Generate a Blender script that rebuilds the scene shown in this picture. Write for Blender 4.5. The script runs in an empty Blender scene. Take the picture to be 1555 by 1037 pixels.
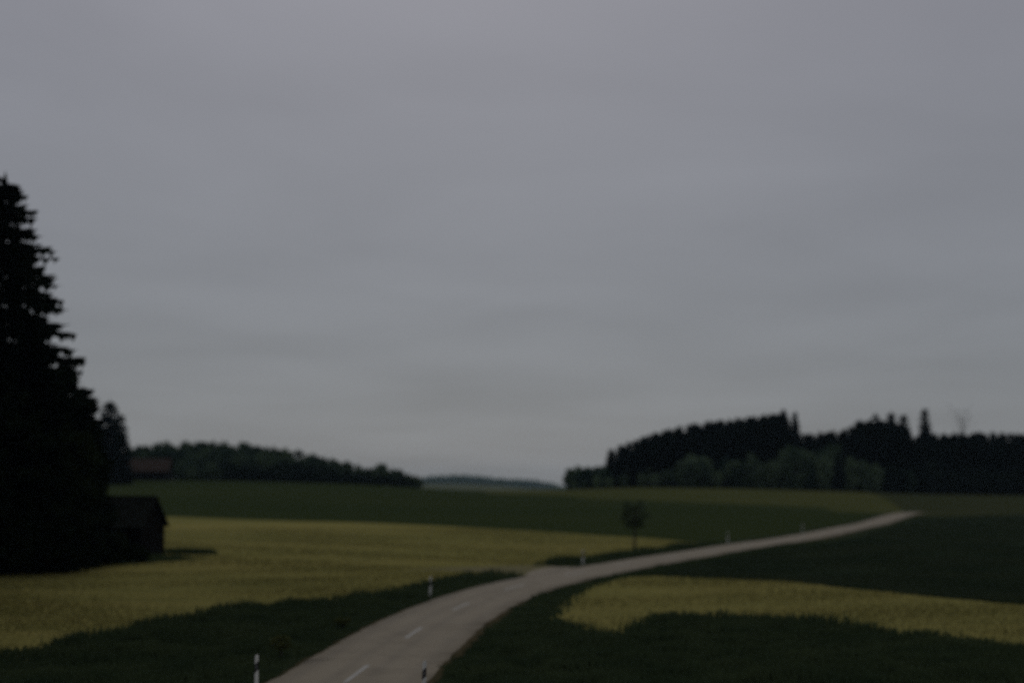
import bpy, bmesh, math, random
import numpy as np
from mathutils import Vector, noise
from mathutils.geometry import delaunay_2d_cdt

S = bpy.context.scene
C = S.collection
R = math.radians

# ------------------------------------------------------------------ camera
EYE = 5.8
PITCH = math.atan(216.5 / 2160.0)
cam = bpy.data.cameras.new('camera')
cam.lens = 50.0
cam.sensor_width = 36.0
cam.clip_start = 0.1
cam.clip_end = 20000.0
cam.dof.use_dof = True
cam.dof.focus_distance = 23.0
cam.dof.aperture_fstop = 0.41
camo = bpy.data.objects.new('camera', cam)
camo.location = (0, 0, EYE)
camo.rotation_euler = (math.pi / 2 + PITCH, 0, 0)
C.objects.link(camo)
S.camera = camo

# ------------------------------------------------------------------ world, sun, exposure
SUN_AZ, SUN_EL = R(-2), R(34)          # azimuth from straight ahead (right positive)
sun_dir = Vector((math.sin(SUN_AZ) * math.cos(SUN_EL), math.cos(SUN_AZ) * math.cos(SUN_EL), math.sin(SUN_EL)))
W = bpy.data.worlds.new('World')
S.world = W
W.use_nodes = True
nt = W.node_tree
nt.nodes.clear()


def wn(t, **k):
    n = nt.nodes.new(t)
    for a, v in k.items():
        setattr(n, a, v)
    return n


def wmath(op, a, b=None, c=None, clamp=False):
    n = wn('ShaderNodeMath', operation=op, use_clamp=clamp)
    for i, v in enumerate((a, b, c)):
        if v is None:
            continue
        if isinstance(v, (int, float)):
            n.inputs[i].default_value = v
        else:
            nt.links.new(v, n.inputs[i])
    return n.outputs[0]


sky = wn('ShaderNodeTexSky', sky_type='NISHITA', sun_disc=False)
sky.sun_elevation = SUN_EL
sky.sun_rotation = SUN_AZ
sky.air_density = 1.0
sky.dust_density = 1.0
tc = wn('ShaderNodeTexCoord')
sep = wn('ShaderNodeSeparateXYZ')
nt.links.new(tc.outputs['Generated'], sep.inputs[0])
el = wmath('MAXIMUM', sep.outputs['Z'], 0.0)
den = wmath('ADD', el, 0.10)
comb = wn('ShaderNodeCombineXYZ')
nt.links.new(wmath('DIVIDE', sep.outputs['X'], den), comb.inputs[0])
nt.links.new(wmath('DIVIDE', sep.outputs['Y'], den), comb.inputs[1])
no1 = wn('ShaderNodeTexNoise')
no1.inputs['Scale'].default_value = 0.9
no1.inputs['Detail'].default_value = 7.0
no1.inputs['Roughness'].default_value = 0.48
no1.inputs['Distortion'].default_value = 0.3
nt.links.new(comb.outputs[0], no1.inputs['Vector'])
dot = wn('ShaderNodeVectorMath', operation='DOT_PRODUCT')
nt.links.new(tc.outputs['Generated'], dot.inputs[0])
dot.inputs[1].default_value = sun_dir
glow = wmath('POWER', wmath('MAXIMUM', dot.outputs['Value'], 0.0), 8.0)
base = wmath('MULTIPLY_ADD', wmath('MULTIPLY', el, el), 1.9, 2.2)                # overcast: brighter overhead than at the horizon
lum = wmath('MULTIPLY_ADD', glow, 0.85, base)
cloud = wmath('MULTIPLY_ADD', wmath('SUBTRACT', no1.outputs['Fac'], 0.5), 0.44, 1.0)
lum = wmath('MULTIPLY', lum, cloud)
tint = wn('ShaderNodeMix', data_type='RGBA')
nt.links.new(wmath('MULTIPLY', el, 2.6, clamp=True), tint.inputs['Factor'])
tint.inputs['A'].default_value = (0.875, 0.945, 1.03, 1)
tint.inputs['B'].default_value = (0.93, 0.93, 1.06, 1)
cm = wn('ShaderNodeVectorMath', operation='SCALE')
nt.links.new(tint.outputs['Result'], cm.inputs[0])
nt.links.new(lum, cm.inputs['Scale'])
mx = wn('ShaderNodeMix', data_type='RGBA')
mx.inputs['Factor'].default_value = 0.965                   # nearly closed cloud layer over the clear sky
nt.links.new(sky.outputs[0], mx.inputs['A'])
nt.links.new(cm.outputs[0], mx.inputs['B'])
bg = wn('ShaderNodeBackground')
bg.inputs['Strength'].default_value = 0.15
nt.links.new(mx.outputs['Result'], bg.inputs['Color'])
wo = wn('ShaderNodeOutputWorld')
nt.links.new(bg.outputs[0], wo.inputs['Surface'])

sun = bpy.data.lights.new('sun', 'SUN')
sun.energy = 0.6
sun.angle = R(28)
sun.color = (1.0, 0.965, 0.92)
suno = bpy.data.objects.new('sun', sun)
suno.rotation_euler = (-sun_dir).to_track_quat('-Z', 'Y').to_euler()
suno.location = (0, 0, 60)
C.objects.link(suno)

S.view_settings.view_transform = 'Standard'
S.view_settings.look = 'None'
S.view_settings.gamma = 1.0
S.view_settings.use_curve_mapping = False
S.view_settings.exposure = -0.75
S.render.engine = 'CYCLES'
S.render.dither_intensity = 1.5
S.cycles.use_denoising = False
S.cycles.max_bounces = 6
S.cycles.volume_bounces = 0
S.cycles.transparent_max_bounces = 4

# ------------------------------------------------------------------ helpers
rng = np.random.default_rng(7)
random.seed(7)


def px_dir(px, row):
    """direction from the eye through a photo pixel (1555 x 1037)"""
    x = (px - 777.5) / 2160.0
    y = (518.5 - row) / 2160.0
    c, s = math.cos(PITCH), math.sin(PITCH)
    return (x, c - y * s, s + y * c)


def pol(px, d):
    """ground point in the column px at distance d along the view"""
    return ((px - 777.5) / 2160.0 * d, d)


CREST_PX = [-900, -300, 0, 200, 400, 550, 640, 720, 800, 860, 950, 1080, 1200, 1300, 1400, 1555, 1900]
CREST_RW = [722, 722, 724, 728, 731, 735, 741, 745.5, 746.5, 742, 738, 738.5, 741, 744, 748, 750, 752]
DC = 450.0


def sst(a, b, v):
    t = np.clip((v - a) / (b - a), 0, 1)
    return t * t * (3 - 2 * t)


def Tn(x, y):
    """terrain height, vectorised"""
    x = np.asarray(x, float)
    y = np.asarray(y, float)
    d = np.maximum(y, 1.0)
    px = 777.5 + np.clip(x / d, -0.9, 0.9) * 2160
    row = np.interp(px, CREST_PX, CREST_RW)
    row = (row + np.interp(px - 40, CREST_PX, CREST_RW) + np.interp(px + 40, CREST_PX, CREST_RW)) / 3
    zc = EYE - (row - 735.0) / 2160.0 * DC
    z = zc * sst(215, DC, y) * (1 - 0.9 * sst(DC, 800, y))
    z = z + np.interp(px, [600, 700, 760, 850, 900], [8.0, 8.0, 4.0, -9.0, -11.0]) * sst(850, 3300, y) * (y > 0)
    # dip behind the small crest that swallows the road
    z = z - 2.6 * np.exp(-((x - 112) / 70.0) ** 2 - ((y - 322) / 34.0) ** 2)
    z = z + 0.12 * np.exp(-((x - 74) / 60.0) ** 2 - ((y - 258) / 22.0) ** 2)
    # grass bank the photographer stands on
    z = z + 4.15 * np.exp(-(((x - 4) / 7.5) ** 2 + ((y + 3) / 9.5) ** 2))
    z = z + 0.10 * np.sin(x * 0.11 + 1.3) * np.sin(y * 0.083 + 0.4) * sst(30, 60, y)
    return z


def T(x, y):
    return float(Tn(x, y))


def gp(px, row):
    """photo pixel -> point on the terrain"""
    dx, dy, dz = px_dir(px, row)
    t = np.concatenate([np.arange(20, 700, 0.25), np.arange(700, 4000, 3.0)])
    z = EYE + dz * t - Tn(dx * t, dy * t)
    k = np.argmax(z < 0)
    if z[k] >= 0:
        k = int(np.argmin(z[: 4 * 480]))
        return (dx * t[k], dy * t[k])
    z0, z1 = z[k - 1], z[k]
    f = z0 / (z0 - z1)
    tt = t[k - 1] + (t[k] - t[k - 1]) * f
    return (dx * tt, dy * tt)


def tag(o, label=None, cat=None, group=None, kind=None):
    if label:
        o['label'] = label
    if cat:
        o['category'] = cat
    if group:
        o['group'] = group
    if kind:
        o['kind'] = kind
    return o


def link(name, me, mat=None, parent=None):
    o = bpy.data.objects.new(name, me)
    C.objects.link(o)
    if mat:
        me.materials.append(mat)
    if parent:
        o.parent = parent
    return o


def mesh_np(name, v, f, smooth=False):
    """v (n,3), f (m,3) or (m,4) -> mesh"""
    me = bpy.data.meshes.new(name)
    v = np.asarray(v, np.float32)
    f = np.asarray(f, np.int32)
    k = f.shape[1]
    me.vertices.add(len(v))
    me.vertices.foreach_set('co', v.ravel())
    me.loops.add(f.size)
    me.loops.foreach_set('vertex_index', f.ravel())
    me.polygons.add(len(f))
    me.polygons.foreach_set('loop_start', np.arange(0, f.size, k, dtype=np.int32))
    me.polygons.foreach_set('loop_total', np.full(len(f), k, np.int32))
    if smooth:
        me.polygons.foreach_set('use_smooth', np.ones(len(f), bool))
    me.update(calc_edges=True)
    me.validate()
    return me


def empty(name, loc=(0, 0, 0), rz=0.0, sc=(1, 1, 1)):
    o = bpy.data.objects.new(name, None)
    o.empty_display_size = 0.5
    o.location = loc
    o.rotation_euler = (0, 0, rz)
    o.scale = sc
    C.objects.link(o)
    return o


def copy_tree(o, parent=None):
    c = o.copy()
    C.objects.link(c)
    if parent:
        c.parent = parent
    for ch in list(o.children):
        copy_tree(ch, c)
    return c


# ------------------------------------------------------------------ materials
def new_mat(name):
    m = bpy.data.materials.new(name)
    m.use_nodes = True
    n = m.node_tree
    n.nodes.clear()
    return m, n


def ramp(n, fac, stops):
    r = n.nodes.new('ShaderNodeValToRGB')
    el_ = r.color_ramp.elements
    while len(el_) < len(stops):
        el_.new(0.5)
    for e, (p, c) in zip(el_, stops):
        e.position = p
        e.color = (*c, 1)
    n.links.new(fac, r.inputs[0])
    return r.outputs[0]


def tex_noise(n, scale, detail=4, stretch=(1, 1, 1), rough=0.55):
    t = n.nodes.new('ShaderNodeTexCoord')
    mp = n.nodes.new('ShaderNodeMapping')
    mp.inputs['Scale'].default_value = stretch
    n.links.new(t.outputs['Object'], mp.inputs[0])
    no = n.nodes.new('ShaderNodeTexNoise')
    no.inputs['Scale'].default_value = scale
    no.inputs['Detail'].default_value = detail
    no.inputs['Roughness'].default_value = rough
    n.links.new(mp.outputs[0], no.inputs['Vector'])
    return no.outputs['Fac']


def mixv(n, a, b, f=0.5):
    m = n.nodes.new('ShaderNodeMix')
    m.data_type = 'FLOAT'
    m.inputs[0].default_value = f
    n.links.new(a, m.inputs[2])
    n.links.new(b, m.inputs[3])
    return m.outputs[0]


def ground_mat(name, stops, s1=0.05, s2=0.6, stretch=(1, 1, 1), bump=0.5, rough=0.95, s3=6.0, spec=0.0):
    m, n = new_mat(name)
    a = tex_noise(n, s1, 6, stretch)
    b = tex_noise(n, s2, 8, stretch)
    c = tex_noise(n, s3, 4)
    f = mixv(n, mixv(n, a, b, 0.45), c, 0.25)
    col = ramp(n, f, stops)
    p = n.nodes.new('ShaderNodeBsdfPrincipled')
    p.inputs['Roughness'].default_value = rough
    p.inputs['Specular IOR Level'].default_value = spec
    n.links.new(col, p.inputs['Base Color'])
    bp = n.nodes.new('ShaderNodeBump')
    bp.inputs['Strength'].default_value = bump
    bp.inputs['Distance'].default_value = 0.25
    n.links.new(mixv(n, b, c, 0.6), bp.inputs['Height'])
    n.links.new(bp.outputs[0], p.inputs['Normal'])
    o = n.nodes.new('ShaderNodeOutputMaterial')
    n.links.new(p.outputs[0], o.inputs[0])
    return m


def leaf_mat(name, c0, c1, scale=0.6, trans=0.25, vary=0.3):
    m, n = new_mat(name)
    f = tex_noise(n, scale, 3)
    oi = n.nodes.new('ShaderNodeObjectInfo')
    f = mixv(n, f, oi.outputs['Random'], vary)
    col = ramp(n, f, [(0.3, c0), (0.7, c1)])
    d = n.nodes.new('ShaderNodeBsdfDiffuse')
    t = n.nodes.new('ShaderNodeBsdfTranslucent')
    n.links.new(col, d.inputs[0])
    n.links.new(col, t.inputs[0])
    x = n.nodes.new('ShaderNodeMixShader')
    x.inputs[0].default_value = trans
    n.links.new(d.outputs[0], x.inputs[1])
    n.links.new(t.outputs[0], x.inputs[2])
    o = n.nodes.new('ShaderNodeOutputMaterial')
    n.links.new(x.outputs[0], o.inputs[0])
    return m


def plain_mat(name, stops, scale=3.0, stretch=(1, 1, 1), rough=0.8, bump=0.3, spec=0.3):
    m, n = new_mat(name)
    f = tex_noise(n, scale, 6, stretch)
    col = ramp(n, f, stops)
    p = n.nodes.new('ShaderNodeBsdfPrincipled')
    p.inputs['Roughness'].default_value = rough
    p.inputs['Specular IOR Level'].default_value = spec
    n.links.new(col, p.inputs['Base Color'])
    bp = n.nodes.new('ShaderNodeBump')
    bp.inputs['Strength'].default_value = bump
    bp.inputs['Distance'].default_value = 0.03
    n.links.new(f, bp.inputs['Height'])
    n.links.new(bp.outputs[0], p.inputs['Normal'])
    o = n.nodes.new('ShaderNodeOutputMaterial')
    n.links.new(p.outputs[0], o.inputs[0])
    return m


M = {}
M['verge'] = ground_mat('rough_grass', [(0.3, (0.018, 0.027, 0.014)), (0.55, (0.032, 0.042, 0.021)), (0.75, (0.052, 0.060, 0.024))], 0.08, 0.7)
M['meadow'] = ground_mat('ripe_meadow', [(0.28, (0.098, 0.112, 0.040)), (0.5, (0.205, 0.186, 0.058)), (0.72, (0.272, 0.224, 0.078))], 0.035, 0.35, (0.35, 1, 1), bump=0.15)
M['crop'] = ground_mat('green_crop', [(0.3, (0.022, 0.035, 0.013)), (0.7, (0.042, 0.053, 0.019))], 0.02, 0.2, (0.4, 1, 1))
M['pasture'] = ground_mat('pasture', [(0.3, (0.045, 0.060, 0.022)), (0.55, (0.075, 0.080, 0.027)), (0.75, (0.10, 0.088, 0.03))], 0.015, 0.12, (0.5, 1, 1))
M['fallow'] = ground_mat('fallow', [(0.3, (0.028, 0.040, 0.018)), (0.7, (0.055, 0.056, 0.024))], 0.02, 0.15, (0.4, 1, 1))
M['beet'] = ground_mat('dark_crop', [(0.3, (0.021, 0.036, 0.019)), (0.55, (0.033, 0.046, 0.025)), (0.75, (0.052, 0.054, 0.032))], 0.04, 0.4, (0.3, 1, 1))
M['far_pale'] = ground_mat('distant_stubble', [(0.35, (0.07, 0.095, 0.055)), (0.65, (0.135, 0.130, 0.075))], 0.004, 0.02, (0.6, 1, 1))
M['gravel'] = ground_mat('track_gravel', [(0.3, (0.125, 0.122, 0.05)), (0.65, (0.195, 0.172, 0.10))], 0.3, 2.0)
M['asphalt'] = ground_mat('worn_asphalt', [(0.3, (0.205, 0.174, 0.118)), (0.7, (0.255, 0.220, 0.154))], 0.15, 1.2, (1, 1, 1), bump=0.15, rough=0.9, s3=25, spec=0.15)


def road_wear(m):
    n = m.node_tree
    p = [x for x in n.nodes if x.type == 'BSDF_PRINCIPLED'][0]
    src = p.inputs['Base Color'].links[0].from_socket
    at = n.nodes.new('ShaderNodeAttribute')
    at.attribute_name = 'across'

    def mth(op, a, b):
        q = n.nodes.new('ShaderNodeMath')
        q.operation = op
        q.use_clamp = op == 'SUBTRACT'
        for i, v in enumerate((a, b)):
            if isinstance(v, (int, float)):
                q.inputs[i].default_value = v
            else:
                n.links.new(v, q.inputs[i])
        return q.outputs[0]
    # wheel tracks about 0.45 m wide, four of them, polished a little darker
    w = mth('ABSOLUTE', mth('ADD', mth('ABSOLUTE', mth('ADD', mth('ABSOLUTE', at.outputs['Fac'], 0), -1.15), 0), -0.62), 0)
    track = mth('SUBTRACT', 1.0, mth('DIVIDE', w, 0.34))
    wob = tex_noise(n, 0.35, 5)
    dark = mth('MULTIPLY', track, mth('MULTIPLY', wob, 0.42))
    edge = mth('SUBTRACT', mth('ABSOLUTE', at.outputs['Fac'], 0), 1.75)
    dirt = mth('MULTIPLY', edge, mth('MULTIPLY', tex_noise(n, 1.1, 6), 1.3))
    stain = ramp(n, tex_noise(n, 0.55, 8, rough=0.7), [(0.50, (1, 1, 1)), (0.72, (0.72, 0.71, 0.70))])
    a = n.nodes.new('ShaderNodeMix'); a.data_type = 'RGBA'; a.blend_type = 'MULTIPLY'
    a.inputs['Factor'].default_value = 1.0
    n.links.new(src, a.inputs['A']); n.links.new(stain, a.inputs['B'])
    b = n.nodes.new('ShaderNodeMix'); b.data_type = 'RGBA'
    n.links.new(dark, b.inputs['Factor']); n.links.new(a.outputs['Result'], b.inputs['A'])
    b.inputs['B'].default_value = (0.09, 0.08, 0.065, 1)
    c = n.nodes.new('ShaderNodeMix'); c.data_type = 'RGBA'
    n.links.new(dirt, c.inputs['Factor']); n.links.new(b.outputs['Result'], c.inputs['A'])
    c.inputs['B'].default_value = (0.07, 0.055, 0.03, 1)
    n.links.new(c.outputs['Result'], p.inputs['Base Color'])


road_wear(M['asphalt'])
M['shoulder'] = ground_mat('dusty_shoulder', [(0.3, (0.035, 0.036, 0.018)), (0.7, (0.10, 0.078, 0.045))], 0.4, 3.0)
M['paint'] = plain_mat('road_paint', [(0.3, (0.24, 0.235, 0.20)), (0.7, (0.38, 0.37, 0.33))], 6.0)
M['white'] = plain_mat('post_plastic', [(0.3, (0.60, 0.60, 0.54)), (0.7, (0.76, 0.76, 0.70))], 8.0, rough=0.5)
M['black'] = plain_mat('black_plastic', [(0.3, (0.012, 0.012, 0.013)), (0.7, (0.02, 0.02, 0.02))], 8.0, rough=0.5)
M['reflector'] = plain_mat('reflector', [(0.3, (0.12, 0.12, 0.12)), (0.7, (0.2, 0.2, 0.2))], 40.0, rough=0.2)
M['bark'] = plain_mat('bark', [(0.3, (0.018, 0.014, 0.011)), (0.7, (0.045, 0.036, 0.028))], 4.0, (3, 3, 0.5))
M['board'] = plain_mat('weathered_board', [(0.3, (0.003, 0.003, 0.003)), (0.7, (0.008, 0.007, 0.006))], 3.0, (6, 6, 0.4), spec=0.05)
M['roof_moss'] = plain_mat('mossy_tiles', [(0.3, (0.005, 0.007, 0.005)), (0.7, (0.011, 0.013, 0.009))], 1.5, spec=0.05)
M['roof_red'] = plain_mat('brown_tiles', [(0.3, (0.034, 0.024, 0.018)), (0.7, (0.060, 0.042, 0.030))], 1.2, spec=0.05)
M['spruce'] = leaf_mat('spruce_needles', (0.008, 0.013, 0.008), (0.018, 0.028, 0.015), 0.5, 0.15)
M['spruce_far'] = leaf_mat('forest_needles', (0.009, 0.019, 0.015), (0.022, 0.040, 0.030), 0.3, 0.15)
M['leaf_far'] = leaf_mat('wood_leaves', (0.028, 0.052, 0.034), (0.115, 0.165, 0.085), 0.16, 0.25, 0.35)
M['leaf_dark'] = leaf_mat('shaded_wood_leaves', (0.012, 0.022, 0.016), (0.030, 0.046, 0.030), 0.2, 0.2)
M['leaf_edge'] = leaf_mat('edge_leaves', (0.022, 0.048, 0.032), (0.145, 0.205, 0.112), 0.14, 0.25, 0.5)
M['leaf_near'] = leaf_mat('broad_leaves', (0.008, 0.014, 0.007), (0.020, 0.030, 0.012), 0.5, 0.2)
M['leaf_young'] = leaf_mat('young_leaves', (0.040, 0.066, 0.040), (0.095, 0.130, 0.070), 0.8, 0.25)
M['blade'] = leaf_mat('verge_blades', (0.024, 0.044, 0.024), (0.064, 0.088, 0.040), 0.35, 0.25)
M['blade_dry'] = leaf_mat('meadow_blades', (0.175, 0.172, 0.056), (0.26, 0.225, 0.080), 0.25, 0.3)
M['blade_beet'] = leaf_mat('crop_leaves', (0.030, 0.050, 0.028), (0.064, 0.078, 0.042), 0.1, 0.2)
M['flower'] = leaf_mat('flowering_weed', (0.07, 0.085, 0.03), (0.16, 0.16, 0.06), 3.0, 0.25)
M['bare'] = plain_mat('bare_twigs', [(0.3, (0.10, 0.09, 0.085)), (0.7, (0.14, 0.13, 0.12))], 4.0)

# ------------------------------------------------------------------ ground: one triangulation, split into fields


def inside(poly, x, y):
    c = np.zeros(len(x), bool)
    n = len(poly)
    for i in range(n):
        x1, y1 = poly[i]
        x2, y2 = poly[(i + 1) % n]
        with np.errstate(divide='ignore', invalid='ignore'):
            c ^= ((y1 > y) != (y2 > y)) & (x < (x2 - x1) * (y - y1) / (y2 - y1 + 1e-12) + x1)
    return c


def densify(pts, step_frac=0.03, jit=0.004, seed=0):
    out = []
    r = random.Random(seed)
    n = len(pts)
    for i in range(n):
        a, b = pts[i], pts[(i + 1) % n]
        L = math.hypot(a[0] - b[0], a[1] - b[1])
        d = max(20.0, min(math.hypot(*a), math.hypot(*b)))
        k = max(1, int(L / (step_frac * d)))
        k = min(k, 60)
        for j in range(k):
            t = j / k
            x = a[0] + (b[0] - a[0]) * t
            y = a[1] + (b[1] - a[1]) * t
            if 0 < j:
                x += r.uniform(-1, 1) * jit * d
                y += r.uniform(-1, 1) * jit * d
            out.append((x, y))
    return out


G = lambda lst: [gp(*p) for p in lst]
meadow_pts = [pol(-250, 262)] + G([(258, 784.5), (500, 792), (700, 800), (900, 812), (1000, 818), (1078, 825.5),
                                   (1040, 831), (950, 843), (880, 851), (838, 859), (812, 864), (760, 869), (700, 873), (650, 884), (600, 898),
                                   (500, 910), (350, 923), (230, 946), (130, 969), (0, 998), (-200, 1042)]) + [pol(-1000, 50), pol(-1000, 150)]
right_meadow_pts = G([(828, 942), (862, 910), (896, 890), (948, 876), (1010, 874), (1200, 883), (1400, 904), (1555, 917), (1750, 936),
                      (1750, 1003), (1555, 980), (1430, 965), (1350, 961), (1250, 944), (1150, 938), (992, 935), (962, 954), (920, 966), (890, 955), (868, 945)])
dark_field_pts = G([(1020, 864), (1100, 850), (1232, 830), (1310, 814), (1357, 800), (1395, 786)]) + [pol(1555, 262), pol(1800, 258)] + \
    G([(1800, 945), (1555, 919), (1400, 905), (1200, 884), (1010, 876)])
crop_pts = [pol(-400, 240)] + G([(258, 788), (500, 795), (700, 803), (900, 815), (1000, 820), (1085, 823), (1180, 812), (1258, 798), (1310, 787), (1345, 779.5),
                                 (1250, 770), (1100, 763), (1000, 760), (900, 757), (850, 752)]) + [pol(760, 440), pol(700, 700), pol(-500, 700)]
pasture_pts = G([(740, 749), (850, 752.5), (900, 757.5), (1000, 760.5), (1100, 764), (1250, 771), (1345, 780), (1372, 776)]) + \
    [pol(1300, 440), pol(1200, 600), pol(1000, 700), pol(730, 700)]
fallow_pts = G([(1345, 781), (1372, 776)]) + [pol(1300, 440), pol(1280, 600), pol(1900, 600), pol(1900, 262), pol(1555, 262)] + G([(1400, 785)])
pale_pts = [pol(520, 1000), pol(960, 900), pol(960, 2300), pol(520, 2700)]
track_pts = G([(600, 865), (690, 861), (760, 858.5), (812, 858), (842, 858), (842, 868), (806, 876), (770, 871), (735, 868), (690, 866)])

apron_pts = G([(797, 874), (812, 865), (836, 860.5), (866, 859.5), (890, 864), (850, 882)])
regions = [  # later wins
    ('crop_field', crop_pts, 'crop', 'wide dark green crop field rising to the wooded crest'),
    ('pasture', pasture_pts, 'pasture', 'lighter green pasture strip below the spruce wood'),
    ('fallow_field', fallow_pts, 'fallow', 'mid green field behind the end of the road at the right'),
    ('pale_field', pale_pts, 'far_pale', 'pale distant fields in the gap between the two woods'),
    ('dark_field', dark_field_pts, 'beet', 'dark brownish green field to the right of the road'),
    ('hay_meadow', meadow_pts, 'meadow', 'yellowish meadow left of the road beyond the verge'),
    ('hay_strip', right_meadow_pts, 'meadow', 'yellowish meadow strip right of the road'),
    ('farm_track', track_pts, 'gravel', 'pale farm track joining the road from the left'),
    ('junction_apron', apron_pts, 'asphalt', 'widened paved mouth where the farm track meets the road'),
]
V, E, DPS = [], [], []
for k, (nm, pts, mt, lb) in enumerate(regions):
    dp = densify(pts, 0.025 if nm != 'pale_field' else 0.08, 0.0022 if nm not in ('hay_strip', 'hay_meadow') else 0.0018, k)
    i0 = len(V)
    V += dp
    DPS.append(dp)
    E += [(i0 + j, i0 + (j + 1) % len(dp)) for j in range(len(dp))]
ext = 5200.0
i0 = len(V)
V += [(-ext, -600), (ext, -600), (ext, ext), (-ext, ext)]
E += [(i0, i0 + 1), (i0 + 1, i0 + 2), (i0 + 2, i0 + 3), (i0 + 3, i0)]
ds = [14.0]
while ds[-1] < 4800:
    ds.append(ds[-1] * 1.045)
us = np.linspace(-0.95, 0.95, 96)
for d in ds:
    for u in us:
        j = 0.25
        V.append(((u + (random.random() - .5) * j * 0.02) * d, d * (1 + (random.random() - .5) * j * 0.045)))
for x in np.arange(-40, 41, 4.0):
    for y in np.arange(-60, 13, 4.0):
        V.append((x + random.random(), y + random.random()))
res = delaunay_2d_cdt([Vector(v) for v in V], E, [], 0, 1e-4, False)
rv, rf = res[0], res[2]
vx = np.array([(v.x, v.y) for v in rv])
vz = Tn(vx[:, 0], vx[:, 1])
co = np.column_stack([vx, vz])
cen = np.array([vx[list(f)].mean(axis=0) for f in rf])
owner = np.full(len(rf), -1)
for k, dp in enumerate(DPS):
    owner[inside(dp, cen[:, 0], cen[:, 1])] = k
by = {}
for f, o in zip(rf, owner):
    by.setdefault(o, []).append(f)


def sub_mesh(name, faces):
    idx = sorted({i for f in faces for i in f})
    mp = {i: k for k, i in enumerate(idx)}
    me = bpy.data.meshes.new(name)
    me.from_pydata([tuple(co[i]) for i in idx], [], [[mp[i] for i in f] for f in faces])
    for p in me.polygons:
        p.use_smooth = True
    me.update()
    if sum(p.normal.z for p in me.polygons) < 0:
        me.flip_normals()
    return me


tag(link('ground', sub_mesh('ground', by[-1]), M['verge']), 'dark rough grass ground of the valley and roadside', kind='structure')
for k, (nm, pts, mt, lb) in enumerate(regions):
    if k in by:
        tag(link(nm, sub_mesh(nm, by[k]), M[mt]), lb, kind='structure')

# ------------------------------------------------------------------ road
pairs = [((412, 1037), (645, 1037)), ((560, 950), (740, 950)), ((622, 920), (790, 920)), ((690, 895), (848, 895)),
         ((916, 856), (916, 875)), ((993, 842), (993, 861)), ((1100, 827), (1100, 842)), ((1232, 807.5), (1232, 822)),
         ((1310, 791), (1310, 805)), ((1357, 780), (1357, 792))]
ctr = []
for a, b in pairs:
    p, q = gp(*a), gp(*b)
    ctr.append(((p[0] + q[0]) / 2, (p[1] + q[1]) / 2))
l2 = ctr[-1]
ctr = [(-7.2, 2.0), (-6.2, 20.0)] + ctr + [(l2[0] + 14, l2[1] + 36), (l2[0] + 34, l2[1] + 70), (l2[0] + 75, l2[1] + 96), (l2[0] + 140, l2[1] + 112)]


def catmull(pts, step=1.0):
    P = [np.array(p, float) for p in pts]
    P = [2 * P[0] - P[1]] + P + [2 * P[-1] - P[-2]]
    out = []
    for i in range(1, len(P) - 2):
        a, b, c, d = P[i - 1:i + 3]
        n = max(2, int(np.linalg.norm(c - b) / step))
        for k in range(n):
            t = k / n
            out.append(0.5 * ((2 * b) + (c - a) * t + (2 * a - 5 * b + 4 * c - d) * t * t + (3 * b - a - 3 * c + d) * t ** 3))
    out.append(P[-2])
    return np.array(out)


path = catmull(ctr, 1.0)
for _ in range(60):                                         # ease small kinks out of the traced line
    path[1:-1] = path[1:-1] * 0.5 + (path[:-2] + path[2:]) * 0.25
seg = np.linalg.norm(np.diff(path, axis=0), axis=1)
arc = np.concatenate([[0], np.cumsum(seg)])
tang = np.gradient(path, axis=0)
tang /= np.linalg.norm(tang, axis=1)[:, None]
nrm = np.column_stack([tang[:, 1], -tang[:, 0]])            # points right of travel
WID = 4.55


def road_z(i):
    return max(T(*path[i]), 0.0 if path[i][1] < 200 else -9) + 0.07


zr = np.array([road_z(i) for i in range(len(path))])


def ribbon(offs, zs, i_a=0, i_b=None, jitter=None):
    i_b = len(path) if i_b is None else i_b
    v, f = [], []
    m = len(offs)
    for i in range(i_a, i_b):
        for k, (o, dz) in enumerate(zip(offs, zs)):
            oo = o
            if jitter and jitter[k]:
                oo += jitter[k] * noise.noise(Vector((path[i][0] * 0.9, path[i][1] * 0.9, k * 7.0)))
            p = path[i] + nrm[i] * oo
            z = zr[i] + dz if dz > -0.5 else T(p[0], p[1]) - 0.1
            v.append((p[0], p[1], z))
    for i in range(i_b - i_a - 1):
        for k in range(m - 1):
            a = i * m + k
            f.append((a, a + 1, a + 1 + m, a + m))
    me = mesh_np('ribbon', v, f, True)
    at = me.attributes.new('across', 'FLOAT', 'POINT')
    at.data.foreach_set('value', np.tile(np.array(offs, np.float32), i_b - i_a))
    return me


h = WID / 2
road = link('road', ribbon([-h - 0.02, -h, -h * 0.5, 0, h * 0.5, h, h + 0.02], [-0.05, -0.03, 0.0, 0.02, 0.0, -0.03, -0.05],
                           jitter=[0.12, 0.12, 0, 0, 0, 0.12, 0.12]), M['asphalt'])
tag(road, 'narrow grey country road curving away to the right', kind='structure')
for sgn, nm in ((-1, 'left'), (1, 'right')):
    offs = [sgn * (h - 0.1), sgn * (h + 0.18), sgn * (h + 0.5)]
    zs = [-0.045, -0.055, -1]
    if sgn < 0:
        offs, zs = offs[::-1], zs[::-1]
    tag(link('road_shoulder', ribbon(offs, zs, jitter=[0, 0.25, 0.3] if sgn > 0 else [0.3, 0.25, 0]), M['shoulder']),
        'dusty grass-grown shoulder along the %s edge of the road' % nm, kind='structure')


def sample(s):
    i = int(np.clip(np.searchsorted(arc, s), 1, len(arc) - 1))
    t = (s - arc[i - 1]) / max(arc[i] - arc[i - 1], 1e-6)
    p = path[i - 1] * (1 - t) + path[i] * t
    return p, nrm[i], zr[i - 1] * (1 - t) + zr[i] * t


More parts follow.
